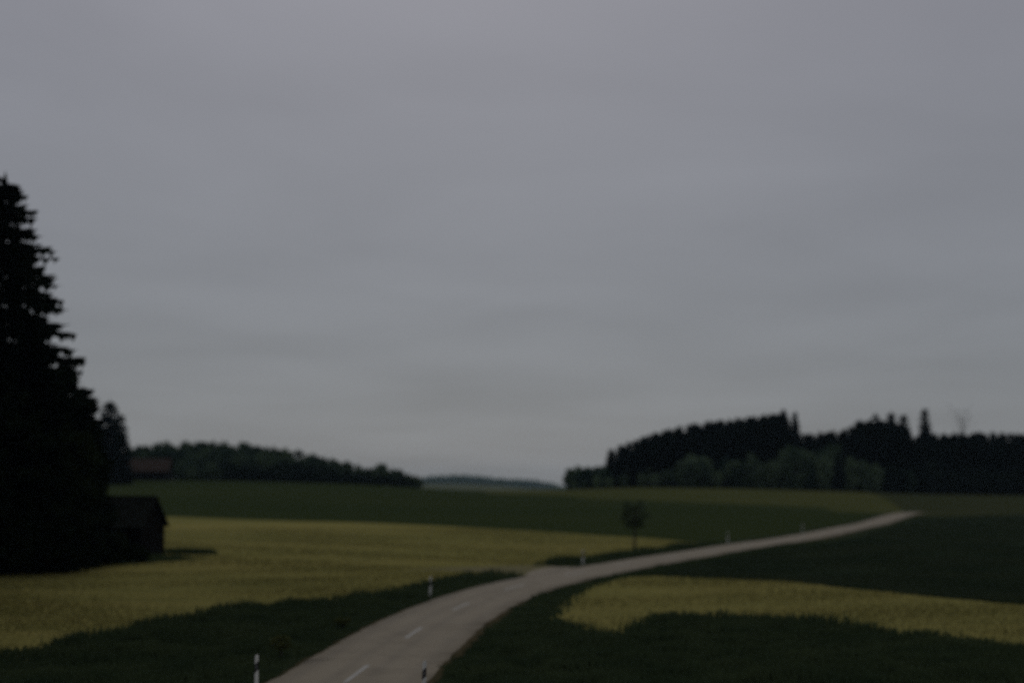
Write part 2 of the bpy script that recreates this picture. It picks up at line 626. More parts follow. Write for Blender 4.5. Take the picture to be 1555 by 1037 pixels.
g0 = gp(532, 1028)
s0 = arc[np.argmin(np.linalg.norm(path - np.array(g0), axis=1))] - 2.0 - 12.0
s = s0 - 12
while s < arc[-1] - 5 and s < 330:
    if s > 2:
        v, f = [], []
        for k in range(5):
            p, nn, z = sample(s + k)
            z += 0.004 + 0.02
            for o in (-0.075, 0.075):
                q = p + nn * o
                v.append((q[0], q[1], z))
        for k in range(4):
            f.append((2 * k, 2 * k + 1, 2 * k + 3, 2 * k + 2))
        link('lane_dash', mesh_np('lane_dash', v, f), M['paint'], road)
    s += 12.0

# ------------------------------------------------------------------ tree builders


def tube(rings, sides=7, cap=True):
    """rings: list of (point, radius) -> v, f (quads)"""
    v, f = [], []
    for p, r in rings:
        for k in range(sides):
            a = 2 * math.pi * k / sides
            v.append((p[0] + r * math.cos(a), p[1] + r * math.sin(a), p[2]))
    for i in range(len(rings) - 1):
        for k in range(sides):
            a, b = i * sides + k, i * sides + (k + 1) % sides
            f.append((a, b, b + sides, a + sides))
    return v, f


def limb(v, f, p0, p1, r0, r1, sides=5, sag=0.0, n=4):
    p0, p1 = Vector(p0), Vector(p1)
    d = (p1 - p0).normalized()
    u = d.orthogonal().normalized()
    w = d.cross(u)
    b0 = len(v)
    for i in range(n + 1):
        t = i / n
        c = p0.lerp(p1, t) + Vector((0, 0, sag * 4 * t * (1 - t)))
        r = r0 + (r1 - r0) * t
        for k in range(sides):
            a = 2 * math.pi * k / sides
            q = c + u * (r * math.cos(a)) + w * (r * math.sin(a))
            v.append(tuple(q))
    for i in range(n):
        for k in range(sides):
            a, b = b0 + i * sides + k, b0 + i * sides + (k + 1) % sides
            f.append((a, b, b + sides, a + sides))


def spruce_meshes(H, Rr, seed, levels, per, sprays, spray, bare=0.06, power=0.8, lop=0.25):
    r = np.random.default_rng(seed)
    tris = []
    for li in range(levels):
        t = bare + (1 - bare) * (li + r.uniform(-.5, .5)) / levels
        t = min(max(t, bare), 0.992)
        L0 = Rr * ((1 - t) ** power) * (0.72 + 0.28 * min(1, t / 0.15)) + 0.12
        nb = max(4, int(per * (0.55 + 0.45 * (1 - t))))
        a0 = r.uniform(0, 6.28)
        lv = r.uniform(0.78, 1.12)
        for b in range(nb):
            a = a0 + 6.283 * b / nb + r.uniform(-.3, .3)
            L = L0 * lv * r.uniform(1 - lop, 1.12)
            z0 = (t + r.uniform(-.9, .9) / levels) * H
            droop = 0.32 * L * r.uniform(.7, 1.3) * (1 - 0.7 * t)
            ca, sa = math.cos(a), math.sin(a)
            for s_ in range(sprays):
                q = ((s_ + r.uniform(0, 1)) / sprays) ** 0.75
                rad = L * q
                z = z0 - droop * (q ** 1.4) + 0.10 * L * max(0, q - 0.75) * 4 * 0.6
                c = np.array([ca * rad, sa * rad, z])
                sz = spray * r.uniform(.6, 1.3) * (0.55 + 0.6 * (1 - t))
                side = r.uniform(-1, 1)
                fw = np.array([ca, sa, -0.15 + 0.3 * (q - 0.5)])
                sd = np.array([-sa, ca, 0]) * (1 if side > 0 else -1)
                if r.random() < 0.55:       # flat spray outwards
                    tip = c + fw * sz * 0.9 + sd * sz * 0.45 * abs(side) + np.array([0, 0, r.uniform(-.15, .15) * sz])
                    tris.append((c - sd * sz * 0.45, c + sd * sz * 0.45 + np.array([0, 0, -.12 * sz]), tip))
                else:                        # hanging twigs
                    w_ = fw * sz * 0.55
                    dn = np.array([r.uniform(-.2, .2) * sz, r.uniform(-.2, .2) * sz, -sz * r.uniform(.7, 1.2)])
                    tris.append((c - w_, c + w_, c + dn))
    # leader
    for k in range(6):
        a = k * 1.05
        z = H * (0.955 + 0.03 * r.random())
        w_ = 0.012 * H * 0.6
        tris.append((np.array([w_ * math.cos(a), w_ * math.sin(a), z]), np.array([-w_ * math.cos(a), -w_ * math.sin(a), z - 0.1]), np.array([0, 0, H * 1.015])))
    v = np.array(tris).reshape(-1, 3)
    f = np.arange(len(v)).reshape(-1, 3)
    crown = mesh_np('crown', v, f)
    tv, tf = tube([((0, 0, -0.3), 0.013 * H + 0.06), ((0, 0, 0.1 * H), 0.0115 * H), ((0, 0, 0.5 * H), 0.007 * H), ((0, 0, 0.97 * H), 0.0012 * H)], 8)
    trunk = mesh_np('trunk', tv, tf, True)
    return crown, trunk


def broad_meshes(H, Rr, seed, clumps, leaves, leaf, bare=0.22, flat=1.0, tri=True, limbs=7):
    r = np.random.default_rng(seed)
    tris = []
    cz = H * (bare + (1 - bare) * 0.52)
    hz = H * (1 - bare) * 0.5
    cc = []
    for k in range(clumps):
        while True:
            p = r.uniform(-1, 1, 3)
            n_ = np.linalg.norm(p)
            if 0.25 < n_ < 1:
                break
        p = p / n_ * (n_ ** 0.45)
        bul = 0.8 + 0.3 * noise.noise(Vector(p * 1.6) + Vector((seed * 3.1, 0, 0)))
        if p[2] < 0:
            p[:2] *= 1.0 + 0.15 * p[2]
        c = np.array([p[0] * Rr * bul, p[1] * Rr * bul, cz + p[2] * hz * bul * flat])
        cc.append(c)
        cr = Rr * r.uniform(.16, .30)
        nl = int(leaves * r.uniform(.6, 1.3))
        d = r.normal(0, 1, (nl, 3))
        d /= np.linalg.norm(d, axis=1)[:, None]
        d *= (r.random((nl, 1)) ** 0.5) * cr
        d[:, 2] *= 0.75
        for q in d:
            a, b = r.normal(0, 1, (2, 3))
            a /= np.linalg.norm(a) + 1e-6
            b /= np.linalg.norm(b) + 1e-6
            l_ = leaf * r.uniform(.6, 1.3)
            tris.append((c + q - a * l_ * .5, c + q + a * l_ * .5, c + q + b * l_))
    v = np.array(tris).reshape(-1, 3)
    v[:, 2] *= H / np.percentile(v[:, 2], 99.7)
    crown = mesh_np('crown', v, np.arange(len(v)).reshape(-1, 3))
    tv, tf = [], []
    tr = 0.016 * H + 0.03
    limb(tv, tf, (0, 0, -0.3), (0.02 * H, 0.01 * H, bare * H * 1.1), tr * 1.15, tr * 0.85, 7)
    limb(tv, tf, (0.02 * H, 0.01 * H, bare * H * 1.05), (0, 0, H * 0.85), tr * 0.85, tr * 0.15, 6, 0, 4)
    idx = r.choice(len(cc), min(limbs, len(cc)), replace=False)
    for i in idx:
        zb = H * r.uniform(bare, bare + 0.3)
        limb(tv, tf, (0.015 * H, 0, zb), cc[i], tr * 0.5, tr * 0.1, 5, 0.03 * H)
    trunk = mesh_np('trunk', tv, tf, True)
    return crown, trunk


def make_tree(name, meshes, leaf, loc, rz=0, sc=(1, 1, 1)):
    root = empty(name, loc, rz, sc)
    crown, trunk = meshes
    if not crown.materials:
        crown.materials.append(leaf)
        trunk.materials.append(M['bark'])
    link('crown', crown, None, root)
    link('trunk', trunk, None, root)
    return root


def top_h(px, row, d):
    """height above terrain of the photo point (px,row) at distance d"""
    dx, dy, dz = px_dir(px, row)
    t = d / dy
    return EYE + dz * t - T(dx * t, d), dx * t


# ------------------------------------------------------------------ left: big spruce and its neighbours
def near_tree(kind, name, px, row, d, rad, seed, label, cat, **k):
    H, x = top_h(px, row, d)
    if kind == 'spruce':
        mesh = spruce_meshes(H, rad, seed, int(H / 0.33), 13, 40, 0.70, **k)
        leaf = M['spruce']
    else:
        mesh = broad_meshes(H, rad, seed, k.get('clumps', 150), 60, 0.30, bare=k.get('bare', 0.1))
        leaf = M['leaf_near']
    t = make_tree(name, mesh, leaf, (x, d, T(x, d)), random.random() * 6)
    tag(t, label, cat)
    return t


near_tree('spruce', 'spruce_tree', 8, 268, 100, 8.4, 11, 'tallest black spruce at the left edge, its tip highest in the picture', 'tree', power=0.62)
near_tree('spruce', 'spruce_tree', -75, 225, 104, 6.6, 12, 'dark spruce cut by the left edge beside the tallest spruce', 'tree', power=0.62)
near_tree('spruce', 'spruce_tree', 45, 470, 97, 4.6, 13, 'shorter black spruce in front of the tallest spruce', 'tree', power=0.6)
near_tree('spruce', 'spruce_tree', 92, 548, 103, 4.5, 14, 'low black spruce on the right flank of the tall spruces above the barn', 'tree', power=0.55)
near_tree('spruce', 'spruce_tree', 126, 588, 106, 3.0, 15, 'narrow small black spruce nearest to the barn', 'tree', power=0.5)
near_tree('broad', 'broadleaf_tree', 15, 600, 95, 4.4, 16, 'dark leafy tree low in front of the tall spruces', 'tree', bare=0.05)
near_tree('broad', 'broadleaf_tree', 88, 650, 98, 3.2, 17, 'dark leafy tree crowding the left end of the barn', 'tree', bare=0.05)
SHADE_SPRUCES = [(-41, 93, .95), (-37.5, 82, 1.02), (-34, 72, .9), (-31, 61, 1.0), (-27.5, 51, .93), (-24.5, 42, 1.0), (-33, 50, 1.05), (-39, 66, 1.0), (-46, 80, 1.0)]  # unseen spruces added to block sky light and darken the lower-left meadow
first = [o for o in C.objects if o.get('label', '').startswith('tallest black spruce')][0]
for k, (x, d, sc_) in enumerate(SHADE_SPRUCES):
    o = copy_tree(first)
    o.location = (x, d, T(x, d))
    o.rotation_euler = (0, 0, k * 1.7)
    o.scale = (sc_ * .78, sc_ * .78, sc_)
    tag(o, 'dark unseen spruce beyond the left edge, added to shade the lower-left meadow', 'tree', 'added shade spruces beyond the left edge')
BUSH = [(-30, 770, 94, 2.6), (25, 790, 93, 2.2), (62, 765, 94, 2.2), (100, 785, 96.5, 1.9), (134, 800, 101, 1.5), (165, 806, 105, 1.7), (203, 824, 107, 1.2)]
BL = ['dark bush at the left edge below the spruces', 'dark low bush in front of the tallest spruce trunk', 'tall dark bush below the leafy tree in the spruce stand',
      'dark bush at the foot of the leafy tree left of the barn', 'dark bush against the left end of the barn', 'dark bush in front of the left half of the barn', 'lowest dark bush, under the eaves of the barn near its gable']
for i, (px, row, d, rad) in enumerate(BUSH):
    H, x = top_h(px, row, d)
    b = make_tree('bush', broad_meshes(H, rad, 40 + i, 70, 55, 0.24, bare=0.0, limbs=5), M['leaf_near'], (x, d, T(x, d) - 0.1))
    tag(b, BL[i], 'bush', 'bushes below the spruces')

# ------------------------------------------------------------------ barns


def box(bm, x0, x1, y0, y1, z0, z1):
    vs = [bm.verts.new(p) for p in ((x0, y0, z0), (x1, y0, z0), (x1, y1, z0), (x0, y1, z0), (x0, y0, z1), (x1, y0, z1), (x1, y1, z1), (x0, y1, z1))]
    for q in ((0, 3, 2, 1), (4, 5, 6, 7), (0, 1, 5, 4), (1, 2, 6, 5), (2, 3, 7, 6), (3, 0, 4, 7)):
        bm.faces.new([vs[i] for i in q])


def prism(bm, poly, axis, a, b):
    """extrude a 2D polygon (u,z) along axis x or y between a and b"""
    def P(u, z, t):
        return (t, u, z) if axis == 'x' else (u, t, z)
    A = [bm.verts.new(P(u, z, a)) for u, z in poly]
    B = [bm.verts.new(P(u, z, b)) for u, z in poly]
    bm.faces.new(A)
    bm.faces.new(B[::-1])
    n = len(poly)
    for i in range(n):
        bm.faces.new((A[i], A[(i + 1) % n], B[(i + 1) % n], B[i]))


def bm_obj(name, bm, mat, parent):
    bmesh.ops.recalc_face_normals(bm, faces=bm.faces[:])
    me = bpy.data.meshes.new(name)
    bm.to_mesh(me)
    bm.free()
    return link(name, me, mat, parent)


def barn(loc, rz, L, D, wall_h, ridge_h, roof_mat, label, doors=True, over=0.35):
    """long side along local x, gables at x = +-L/2, local -y faces the viewer"""
    root = empty('barn', loc, rz)
    tag(root, label, 'barn')
    hl, hd = L / 2, D / 2
    # plank walls: boards stand proud by turns
    for sy in (-1, 1):
        bm = bmesh.new()
        n = int(L / 0.22)
        for k in range(n):
            x0 = -hl + L * k / n
            pr = 0.02 + 0.018 * random.random()
            y = sy * hd
            box(bm, x0 + .006, x0 + L / n - .006, min(y, y + sy * pr), max(y, y + sy * pr), 0.12, wall_h - 0.02 * random.random())
        box(bm, -hl, hl, min(sy * hd, sy * (hd - .08)) + 0.001, max(sy * hd, sy * (hd - .08)) - 0.001, 0.0, wall_h)
        bm_obj('side_wall', bm, M['board'], root)
    for sx in (-1, 1):
        bm = bmesh.new()
        n = int(D / 0.22)
        prism(bm, [(-hd + .09, -0.0), (hd - .09, 0.0), (hd - .09, wall_h), (0, ridge_h - 0.12), (-hd + .09, wall_h)], 'x', sx * hl - 0.04, sx * hl + 0.04)
        for k in range(n):
            y0 = -hd + D * k / n
            yc = y0 + D / n / 2
            zt = wall_h + (ridge_h - wall_h) * (1 - abs(yc) / hd) - 0.2
            x = sx * (hl + 0.045)
            pr = 0.02 + 0.018 * random.random()
            box(bm, min(x, x + sx * pr), max(x, x + sx * pr), y0 + .006, y0 + D / n - .006, 0.12, zt)
        bm_obj('gable_wall', bm, M['board'], root)
    # roof: two slopes of overlapping tile courses
    slope = math.atan2(ridge_h - wall_h, hd)
    sl = math.hypot(hd + over, (hd + over) * math.tan(slope))
    nc = max(6, int(sl / 0.33))
    for sy in (-1, 1):
        bm = bmesh.new()
        for k in range(nc):
            a, b = k / nc, (k + 1.12) / nc
            ya, yb = (hd + over) * (1 - a), (hd + over) * (1 - min(b, 1))
            za = ridge_h - ya * math.tan(slope)
            zb = ridge_h - yb * math.tan(slope)
            lift = 0.09
            prism(bm, [(sy * ya, za + .02), (sy * ya, za + lift), (sy * yb, zb + lift - 0.04), (sy * yb, zb + .02)], 'x', -hl - over, hl + over)
        bm_obj('roof_slope', bm, roof_mat, root)
    bm = bmesh.new()
    prism(bm, [(-.16, ridge_h + .02), (-.05, ridge_h + .13), (.05, ridge_h + .13), (.16, ridge_h + .02)], 'x', -hl - over - .01, hl + over + .01)
    bm_obj('ridge_cap', bm, roof_mat, root)
    for sx in (-1, 1):
        for sy in (-1, 1):
            bm = bmesh.new()
            x = sx * (hl + over + 0.012)
            ya = hd + over
            prism(bm, [(sy * ya, ridge_h - ya * math.tan(slope) - .12), (sy * ya, ridge_h - ya * math.tan(slope) + .02), (sy * 0.01, ridge_h + .0), (sy * 0.01, ridge_h - .16)], 'x', x - .012, x + .012)
            bm_obj('barge_board', bm, M['board'], root)
    if doors:
        bm = bmesh.new()
        x = hl + 0.09
        for k in range(8):
            y0 = -0.9 + 0.225 * k
            box(bm, x, x + .03, y0 + .005, y0 + .22, 0.1, 2.2)
        box(bm, x + .03, x + .055, -.9, .9, 0.4, 0.55)
        box(bm, x + .03, x + .055, -.9, .9, 1.75, 1.9)
        bm_obj('door', bm, M['board'], root)
    return root


# near barn: right gable peak at (238,752), base row ~846
d1 = 114.0
Hb, xb = top_h(238, 753, d1)
ang = R(-9)
Lb = 8.5
bx = xb - math.cos(ang) * (Lb / 2 + .3)
by_ = d1 - math.sin(ang) * (Lb / 2 + .3)
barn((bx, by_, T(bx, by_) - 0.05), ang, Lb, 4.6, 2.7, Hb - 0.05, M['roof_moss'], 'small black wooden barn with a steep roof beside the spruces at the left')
# far barn on the crest
d2 = 425.0
H2, x2 = top_h(228, 696, d2)
g2 = T(x2, d2)
barn((x2, d2, g2 - 0.1), R(4), 11.5, 7.5, max(2.2, H2 * 0.5), H2, M['roof_red'], 'distant brown roofed barn on the crest left of the round wood', doors=False, over=0.6)

# ------------------------------------------------------------------ spruces beside the far barn
sp_far = []
for k in range(5):
    sp_far.append(spruce_meshes(18.0, 3.7, 60 + k, 44, 11, 13, 1.0, bare=0.04, power=0.46))
sp_thin = [spruce_meshes(18.0, 2.0, 80 + k, 38, 9, 16, 1.0, bare=0.1, power=0.40) for k in range(2)]


def far_spruce(px, row, d, i, label, group=None, wid=1.0, meshes=None, leaf='spruce_far', name='spruce_tree'):
    H, x = top_h(px, row, d)
    s_ = H / 18.0
    mesh = (meshes or sp_far)[i % len(meshes or sp_far)]
    w_ = (s_ ** 0.6) * wid
    t = make_tree(name, mesh, M[leaf], (x, d, T(x, d)), (i * 2.399) % 6.28, (w_, w_, s_))
    tag(t, label, 'tree', group)
    return t


far_spruce(167, 608, 380, 0, 'separate dark spruce with a pointed tip right of the tall spruce stand', wid=1.25, leaf='spruce')
far_spruce(183, 628, 384, 1, 'lower dark spruce between the pointed spruce and the distant barn', wid=1.0, leaf='spruce')
far_spruce(152, 640, 382, 2, 'dark spruce left of the pointed spruce, against the near stand', wid=1.1, leaf='spruce')

# ------------------------------------------------------------------ right wood: dense spruces on the crest
ROOF_PX = [905, 922, 929, 960, 1000, 1050, 1100, 1150, 1190, 1199, 1206, 1240, 1280, 1292, 1310, 1332, 1345, 1378, 1392, 1420, 1500, 1555, 1800]
ROOF_RW = [708, 702, 679, 668, 653, 642, 635, 630, 624, 648, 657, 655, 650, 643, 634, 630, 640, 646, 660, 656, 654, 657, 655]
i = 0
rr = random.Random(3)
px = 931.0
SPR_R = 'dark spruce in the dense wood on the right crest'
while px < 1640:
    for dd, low in ((428, 14), (440, 5), (454, 0)):
        p = px + rr.uniform(-5, 5)
        row = float(np.interp(p, ROOF_PX, ROOF_RW)) + low + abs(rr.gauss(0, 1)) * (0.8 if p < 1195 else 1.6)
        if 1197 < p < 1204:
            continue
        far_spruce(p, row, dd + rr.uniform(-4, 4), i, SPR_R, 'spruces of the right wood', wid=rr.uniform(.85, 1.15))
        i += 1
    px += rr.uniform(7.2, 9)
# single tops that stand clear
far_spruce(1207, 624, 450, 0, 'thin lone treetop just right of the tall block of spruces', wid=0.95, meshes=sp_thin)
far_spruce(1353, 625, 446, 0, 'narrow pointed spruce right of the middle clump of the right wood', wid=1.4, meshes=sp_thin)
far_spruce(1372, 630, 446, 1, 'narrow spruce on the right flank of the middle clump', wid=1.4, meshes=sp_thin)
far_spruce(1404, 621, 440, 1, 'lone narrow column-like spruce above the right part of the wood', wid=1.15, meshes=sp_thin)
far_spruce(1330, 627, 444, 3, 'broad spruce topping the middle clump of the right wood', wid=1.0)
far_spruce(1190, 621, 440, 2, 'tallest spruce at the right end of the tall spruce block', wid=0.9)

# bare tree behind the right wood
Hq, xq = top_h(1460, 616, 470)
tv, tf = [], []
limb(tv, tf, (0, 0, -0.3), (0.3, 0, Hq * 0.6), 0.22, 0.12, 6)
r_ = random.Random(5)
for k in range(26):
    zb = Hq * r_.uniform(0.5, 0.85)
    a = r_.uniform(0, 6.28)
    L = Hq * r_.uniform(.12, .22)
    p1 = (L * 0.7 * math.cos(a), L * 0.7 * math.sin(a), min(Hq, zb + L))
    limb(tv, tf, (0.2, 0, zb), p1, 0.05, 0.015, 4, 0, 3)
    for q in range(5):
        a2 = a + r_.uniform(-1, 1)
        limb(tv, tf, p1, (p1[0] + .9 * math.cos(a2), p1[1] + .9 * math.sin(a2), p1[2] + r_.uniform(.1, 1.1)), 0.022, 0.008, 3, 0, 1)
limb(tv, tf, (0.3, 0, Hq * 0.6), (0, 0, Hq), 0.12, 0.015, 5)
bt = empty('bare_tree', (xq, 470, T(xq, 470)))
tag(bt, 'faint bare treetop rising behind the right wood', 'tree')
link('branches', mesh_np('branches', tv, tf, True), M['bare'], bt)

# broadleaf edge in front of the spruces
bl_far = [broad_meshes(10.0, 4.4, 100 + k, 130, 26, 0.85, bare=-0.1, limbs=5) for k in range(5)]


def far_broad(px, row, d, i, label, group=None, wid=1.0, leaf='leaf_far', meshes=None, cat='tree', name='broadleaf_tree', dz=0.0):
    H, x = top_h(px, row, d)
    s_ = H / 10.0
    ms = meshes or bl_far
    w_ = (s_ ** 0.75) * wid
    t = make_tree(name, ms[i % len(ms)], M[leaf], (x, d, T(x, d) + dz), (i * 2.399) % 6.28, (w_, w_, s_))
    tag(t, label, cat, group)
    return t


bl_edge = [broad_meshes(10.0, 4.2, 120 + k, 70, 26, 0.75, bare=-0.1, limbs=5) for k in range(4)]
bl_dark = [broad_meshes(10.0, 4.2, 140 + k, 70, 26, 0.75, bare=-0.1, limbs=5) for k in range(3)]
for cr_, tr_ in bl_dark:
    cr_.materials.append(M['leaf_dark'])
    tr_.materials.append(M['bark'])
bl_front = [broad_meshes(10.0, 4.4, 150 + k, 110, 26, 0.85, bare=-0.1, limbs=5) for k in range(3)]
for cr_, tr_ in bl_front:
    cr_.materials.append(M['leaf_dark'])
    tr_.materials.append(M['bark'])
EDGE_PX = [862, 885, 925, 945, 1000, 1060, 1100, 1150, 1200, 1260, 1330, 1400, 1480, 1640]
EDGE_RW = [714, 709, 708, 712, 703, 690, 696, 686, 672, 676, 684, 702, 706, 706]
px = 868.0
i = 0
while px < 1640:
    for dd, low in ((416, 12), (424, 0)):
        p = px + rr.uniform(-6, 6)
        row = float(np.interp(p, EDGE_PX, EDGE_RW)) + low + rr.uniform(-4, 9)
        far_broad(p, row, dd + rr.uniform(-3, 3), i, 'leafy mid green tree along the front edge of the right wood', 'leafy trees edging the right wood',
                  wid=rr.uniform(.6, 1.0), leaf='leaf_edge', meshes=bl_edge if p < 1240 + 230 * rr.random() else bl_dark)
        i += 1
    px += rr.uniform(15, 24)
for k, (p, row) in enumerate([(866, 716), (874, 711), (884, 708), (893, 709), (903, 708), (912, 708), (920, 707), (878, 716), (898, 714)]):
    far_broad(p, row, 430 + 3 * (k % 3), k, 'rounded leafy tree in the low clump at the left end of the right wood', 'low clump at the left end of the right wood', wid=1.0, meshes=bl_edge)
# ------------------------------------------------------------------ left wood: round crowns on the hill
WOOD_PX = [190, 205, 235, 300, 350, 400, 450, 500, 540, 565, 578, 592, 612, 630, 642]
WOOD_RW = [690, 679, 673, 670, 671, 676, 684, 695, 704, 711, 706, 710, 715, 722, 730]
LFT = 'round-crowned leafy tree in the wood on the left hill'
i = 0
for dd, low in ((443, 38), (455, 30), (466, 20), (478, 10), (492, 0)):
    px = 192.0 + rr.uniform(0, 12)
    while px < 640:
        p = px + rr.uniform(-4, 4)
        tr_ = float(np.interp(p, WOOD_PX, WOOD_RW))
        base_row = float(np.interp(p, CREST_PX, CREST_RW))
        lo = low * (base_row - tr_) / 60.0
        row = tr_ + lo + rr.uniform(0, 2.5)
        if base_row - row > 5 and not (dd < 470 and p < 272):
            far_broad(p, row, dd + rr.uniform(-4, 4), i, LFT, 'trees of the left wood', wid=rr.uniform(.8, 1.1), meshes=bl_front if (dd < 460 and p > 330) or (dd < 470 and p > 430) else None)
            i += 1
        px += rr.uniform(15, 22)
far_broad(577, 704, 470, 2, 'slightly taller tree poking up near the right end of the left wood', wid=.9)
far_broad(606, 713, 470, 3, 'last but one low tree at the right end of the left wood', wid=.9)
far_broad(628, 722, 470, 4, 'last low tree where the left wood slopes down to the gap', wid=.8)

# ------------------------------------------------------------------ distant ridge: one far-off wood
RX = [560, 640, 690, 720, 760, 800, 830, 848, 862]
RY = [731, 728.5, 724, 725.5, 730, 731, 735.5, 741, 746]
dv = []
r = np.random.default_rng(31)
for k in range(900):
    p = r.uniform(540, 862)
    d = r.uniform(3250, 3500)
    row = float(np.interp(p, RX, RY)) + r.uniform(0, 2.5)
    H, x = top_h(p, row, d)
    if H < 3:
        continue
    z0 = T(x, d)
    rad = r.uniform(7, 13)
    n = 26
    a = r.uniform(0, 6.28, n)
    el_ = r.uniform(-0.2, 1, n)
    q = np.column_stack([np.cos(a) * np.sqrt(1 - np.clip(el_, 0, 1) ** 2) * rad, np.sin(a) * np.sqrt(1 - np.clip(el_, 0, 1) ** 2) * rad, z0 + H * (0.55 + 0.45 * el_)])
    q[:, 0] += x
    q[:, 1] += d
    o1, o2 = r.normal(0, 4.5, (n, 3)), r.normal(0, 4.5, (n, 3))
    o1[:, 2] -= 2
    dv.append(np.stack([q, q + o1, q + o2], 1).reshape(-1, 3))
    # lower curtain of foliage down to the ground
    m = 10
    xs = x + r.uniform(-rad, rad, m)
    ys = d + r.uniform(-rad, rad, m)
    dv.append(np.stack([np.column_stack([xs - 6, ys, np.full(m, z0)]), np.column_stack([xs + 6, ys + 2, np.full(m, z0)]),
                        np.column_stack([xs, ys, np.full(m, z0 + H * .8)])], 1).reshape(-1, 3))
dv = np.concatenate(dv)
tag(link('distant_wood', mesh_np('distant_wood', dv, np.arange(len(dv)).reshape(-1, 3)), M['leaf_far']),
    'far bluish wooded ridge in the gap between the two woods', 'wood', kind='stuff')

# ------------------------------------------------------------------ roadside tree and sapling
bx_, by2 = gp(963, 835)
Ht, _ = top_h(963, 758, by2)
t = make_tree('roadside_tree', broad_meshes(Ht, 1.5, 201, 78, 46, 0.145, bare=0.36, limbs=14), M['leaf_young'], (bx_, by2, T(bx_, by2)))
tag(t, 'young slender tree with a rounded crown standing alone beside the road', 'tree')

# ------------------------------------------------------------------ delineator posts


def section(s_=1.0, n=10):
    """rounded triangular cross-section, flat back"""
    pts = []
    for k in range(n):
        a = 2 * math.pi * k / n
        rx, ry = 0.06 * s_, 0.05 * s_
        y = ry * math.sin(a)
        if y > 0:
            y *= 0.55
        pts.append((rx * math.cos(a), y))
    return pts


def post_seg(z_lo, z_hi, slant_lo, slant_hi, s_lo, s_hi, grow=0.0, top=False):
    bm = bmesh.new()
    A = [bm.verts.new((x * s_lo * (1 + grow), y * s_lo * (1 + grow), z_lo + slant_lo * x)) for x, y in section()]
    B = [bm.verts.new((x * s_hi * (1 + grow), y * s_hi * (1 + grow), z_hi + slant_hi * x - (0.5 * y if top else 0))) for x, y in section()]
    n = len(A)
    bm.faces.new(A[::-1])
    bm.faces.new(B)
    for i in range(n):
        bm.faces.new((A[i], A[(i + 1) % n], B[(i + 1) % n], B[i]))
    return bm


def make_post():
    root = empty('delineator_post')
    bm_obj('lower_body', post_seg(-0.15, 0.58, 0, 0.9, 1.0, 0.96), M['white'], root)
    band = bm_obj('black_band', post_seg(0.58, 0.82, 0.9, 0.9, 0.96, 0.94, 0.03), M['black'], root)
    bm_obj('top_cap', post_seg(0.82, 1.02, 0.9, 0.3, 0.94, 0.9, top=True), M['white'], root)
    bm = bmesh.new()
    box(bm, -0.018, 0.018, -0.058, -0.046, 0.66, 0.77)
    bm_obj('reflector', bm, M['reflector'], band)
    return root


POSTS = [(389, 1051, 'white roadside post with a black band, nearest one on the left verge'),
         (643, 1062, 'white roadside post at the right edge of the road in the foreground'),
         (653, 906, 'white roadside post on the left verge beyond the nearest one'),
         (885, 857, 'faint roadside post on the left just past the farm track junction'),
         (1105, 824, 'small distant roadside post right of the young roadside tree'),
         (1219, 807, 'tiny roadside post along the far straight of the road')]
post = make_post()
for k, (px, row, lb) in enumerate(POSTS):
    o = post if k == 0 else copy_tree(post)
    x, y = gp(px, row)
    o.location = (x, y, T(x, y))
    o.rotation_euler = (R(random.uniform(-1.5, 1.5)), R(random.uniform(-1.5, 1.5)), R(random.uniform(-12, 12)))
    tag(o, lb, 'road post', 'roadside delineator posts')

# ------------------------------------------------------------------ grasses (stuff)


near_path = path[arc < 330]


def road_dist(x, y):
    out = np.full(len(x), 1e9)
    for p in near_path[::2]:
        out = np.minimum(out, (x - p[0]) ** 2 + (y - p[1]) ** 2)
    return np.sqrt(out)


def patch(x, y, s, seed):
    """smooth clumpiness 0..1"""
    r = np.random.default_rng(seed)
    o = np.zeros(len(x))
    for k in range(7):
        a = r.uniform(0, 6.28)
        fr = s * r.uniform(.5, 2.2)
        o += np.sin((x * math.cos(a) + y * math.sin(a)) * fr + r.uniform(0, 6.28))
    return np.clip(0.5 + o / 7.0, 0, 1)


def blades(name, x, y, hgt, wid, mat, label, cat):
    n = len(x)
    r = np.random.default_rng(len(name) + n)
    z = Tn(x, y) - 0.03
    a = r.uniform(0, 6.28, n)
    lean = r.normal(0, 0.30, (n, 2)) * hgt[:, None]
    bx = np.cos(a) * wid
    by = np.sin(a) * wid
    v = np.empty((n, 3, 3), np.float32)
    v[:, 0] = np.column_stack([x - bx, y - by, z])
    v[:, 1] = np.column_stack([x + bx, y + by, z])
    v[:, 2] = np.column_stack([x + lean[:, 0], y + lean[:, 1], z + hgt])
    o = link(name, mesh_np(name, v.reshape(-1, 3), np.arange(3 * n).reshape(-1, 3)), mat)
    tag(o, label, cat, kind='stuff')
    return o


def scatter(n, d0, d1, u0, u1, seed, p=1.0):
    """random ground points, denser towards the viewer"""
    r = np.random.default_rng(seed)
    d = d0 * (d1 / d0) ** (r.random(n) ** p)
    u = r.uniform(u0, u1, n)
    return u * d, d


fieldpolys = [meadow_pts, right_meadow_pts, track_pts, apron_pts]
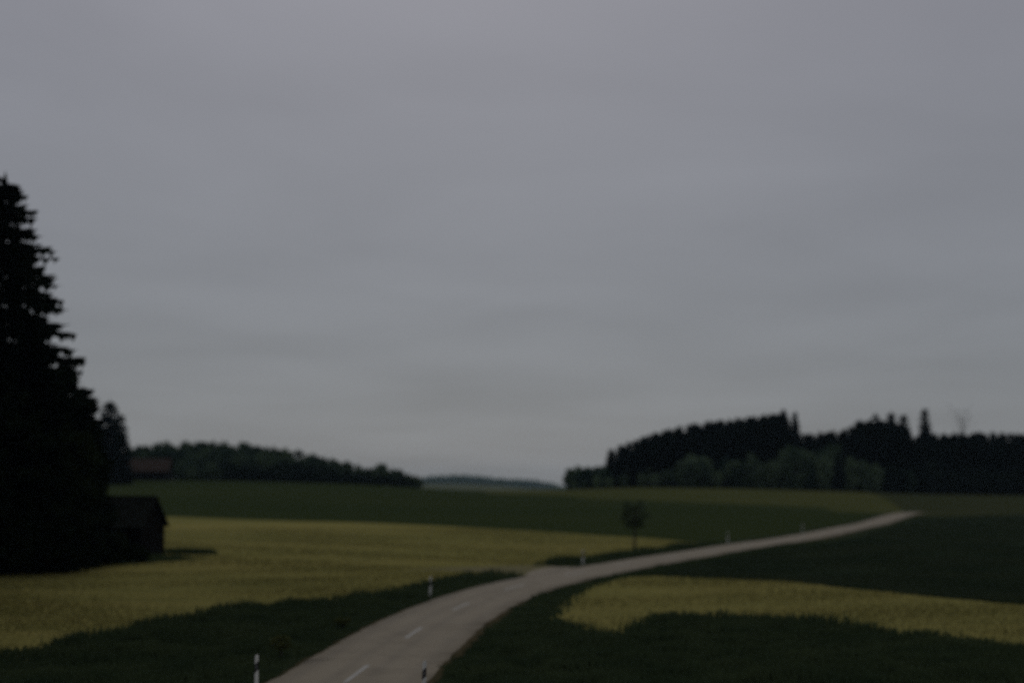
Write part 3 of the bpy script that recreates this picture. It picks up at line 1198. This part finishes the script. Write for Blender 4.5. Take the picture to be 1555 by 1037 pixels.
# verges
x, y = scatter(420000, 36, 170, -0.42, 0.42, 1)
keep = (road_dist(x, y) > h + 0.12)
jx = np.random.default_rng(41).normal(0, 0.35, (2, len(x)))
for pl in fieldpolys + [dark_field_pts]:
    keep &= ~inside(pl, x + jx[0], y + jx[1] * 1.5)
keep &= (y < 140) & ~((x < -28) & (y > 88))
x, y = x[keep], y[keep]
rd = road_dist(x, y)
c = patch(x, y, 0.55, 5)
c2 = patch(x, y, 1.9, 6)
hg = (0.13 + 0.30 * c * c2 + 0.12 * c2) * np.clip(0.35 + (rd - h) * 0.28, 0.35, 1.0) * np.random.default_rng(2).uniform(.6, 1.25, len(x))
blades('verge_grass', x, y, hg, 0.018 + 0.0007 * y, M['blade'], 'long dark grass on the roadside verges', 'grass')
# meadows
x, y = scatter(260000, 42, 190, -0.46, 0.46, 9)
jx = np.random.default_rng(42).normal(0, 0.8, (2, len(x)))
keep = inside(meadow_pts, x + jx[0], y + jx[1] * 1.5) | inside(right_meadow_pts, x + jx[0], y + jx[1] * 1.5)
keep &= ~inside(track_pts, x, y) & (road_dist(x, y) > h + 0.5)
x, y = x[keep], y[keep]
hg = (0.05 + 0.10 * patch(x, y, 0.4, 11)) * np.random.default_rng(3).uniform(.6, 1.3, len(x))
blades('meadow_grass', x, y, hg, 0.012 + 0.0006 * y, M['blade_dry'], 'short yellowish grass of the meadows', 'grass')
# dark crop right of the road
x, y = scatter(120000, 62, 260, 0.08, 0.46, 19)
keep = inside(dark_field_pts, x, y) & (road_dist(x, y) > h + 1.0)
x, y = x[keep], y[keep]
hg = (0.12 + 0.22 * patch(x, y, 0.5, 13)) * np.random.default_rng(4).uniform(.6, 1.3, len(x))
blades('crop_leaves', x, y, hg, 0.02 + 0.0006 * y, M['blade_beet'], 'low dark leaves of the crop right of the road', 'crop')
# long weeds: along the road past the junction, and right of the barn as a stand-in for its shadow
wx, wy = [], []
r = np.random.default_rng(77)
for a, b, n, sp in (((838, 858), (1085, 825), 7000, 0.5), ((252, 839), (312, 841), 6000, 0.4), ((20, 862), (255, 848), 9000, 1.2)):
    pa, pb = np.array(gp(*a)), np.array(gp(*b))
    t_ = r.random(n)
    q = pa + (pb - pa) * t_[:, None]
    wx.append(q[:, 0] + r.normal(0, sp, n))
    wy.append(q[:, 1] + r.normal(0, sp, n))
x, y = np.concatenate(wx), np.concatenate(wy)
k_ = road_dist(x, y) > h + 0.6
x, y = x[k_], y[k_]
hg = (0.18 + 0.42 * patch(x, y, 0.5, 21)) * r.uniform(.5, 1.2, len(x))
blades('long_weeds', x, y, hg, np.full(len(x), 0.09), M['blade'], 'tall dark weeds fringing the road bend and standing in for shadow beside the barn', 'weeds')

# flowering weeds on the left verge
for k, (px, row, lb) in enumerate([(426, 998, 'pale flowering weed clump just right of the nearest left post'),
                                   (520, 956, 'smaller pale weed clump farther up the left verge')]):
    x, y = gp(px, row)
    s_ = 1.0 - 0.25 * k
    w_ = make_tree('weed_clump', broad_meshes(0.75 * s_, 0.42 * s_, 300 + k, 26, 22, 0.09, bare=0.25, limbs=14), M['flower'], (x, y, T(x, y)))
    tag(w_, lb, 'weed')

# ------------------------------------------------------------------ haze
bm = bmesh.new()
bmesh.ops.create_cube(bm, size=1.0)
me = bpy.data.meshes.new('haze')
bm.to_mesh(me)
bm.free()
hz = link('haze', me)
hz.scale = (10800, 6400, 78)
hz.location = (0, 2300, 70 / 2 - 14)
tag(hz, 'thin grey air haze over the valley', kind='stuff')
m, n = new_mat('haze')
vol = n.nodes.new('ShaderNodeVolumePrincipled')
vol.inputs['Density'].default_value = 6e-5
vol.inputs['Color'].default_value = (0.60, 0.84, 1.0, 1)
vol.inputs['Anisotropy'].default_value = 0.0
o = n.nodes.new('ShaderNodeOutputMaterial')
n.links.new(vol.outputs[0], o.inputs['Volume'])
me.materials.append(m)
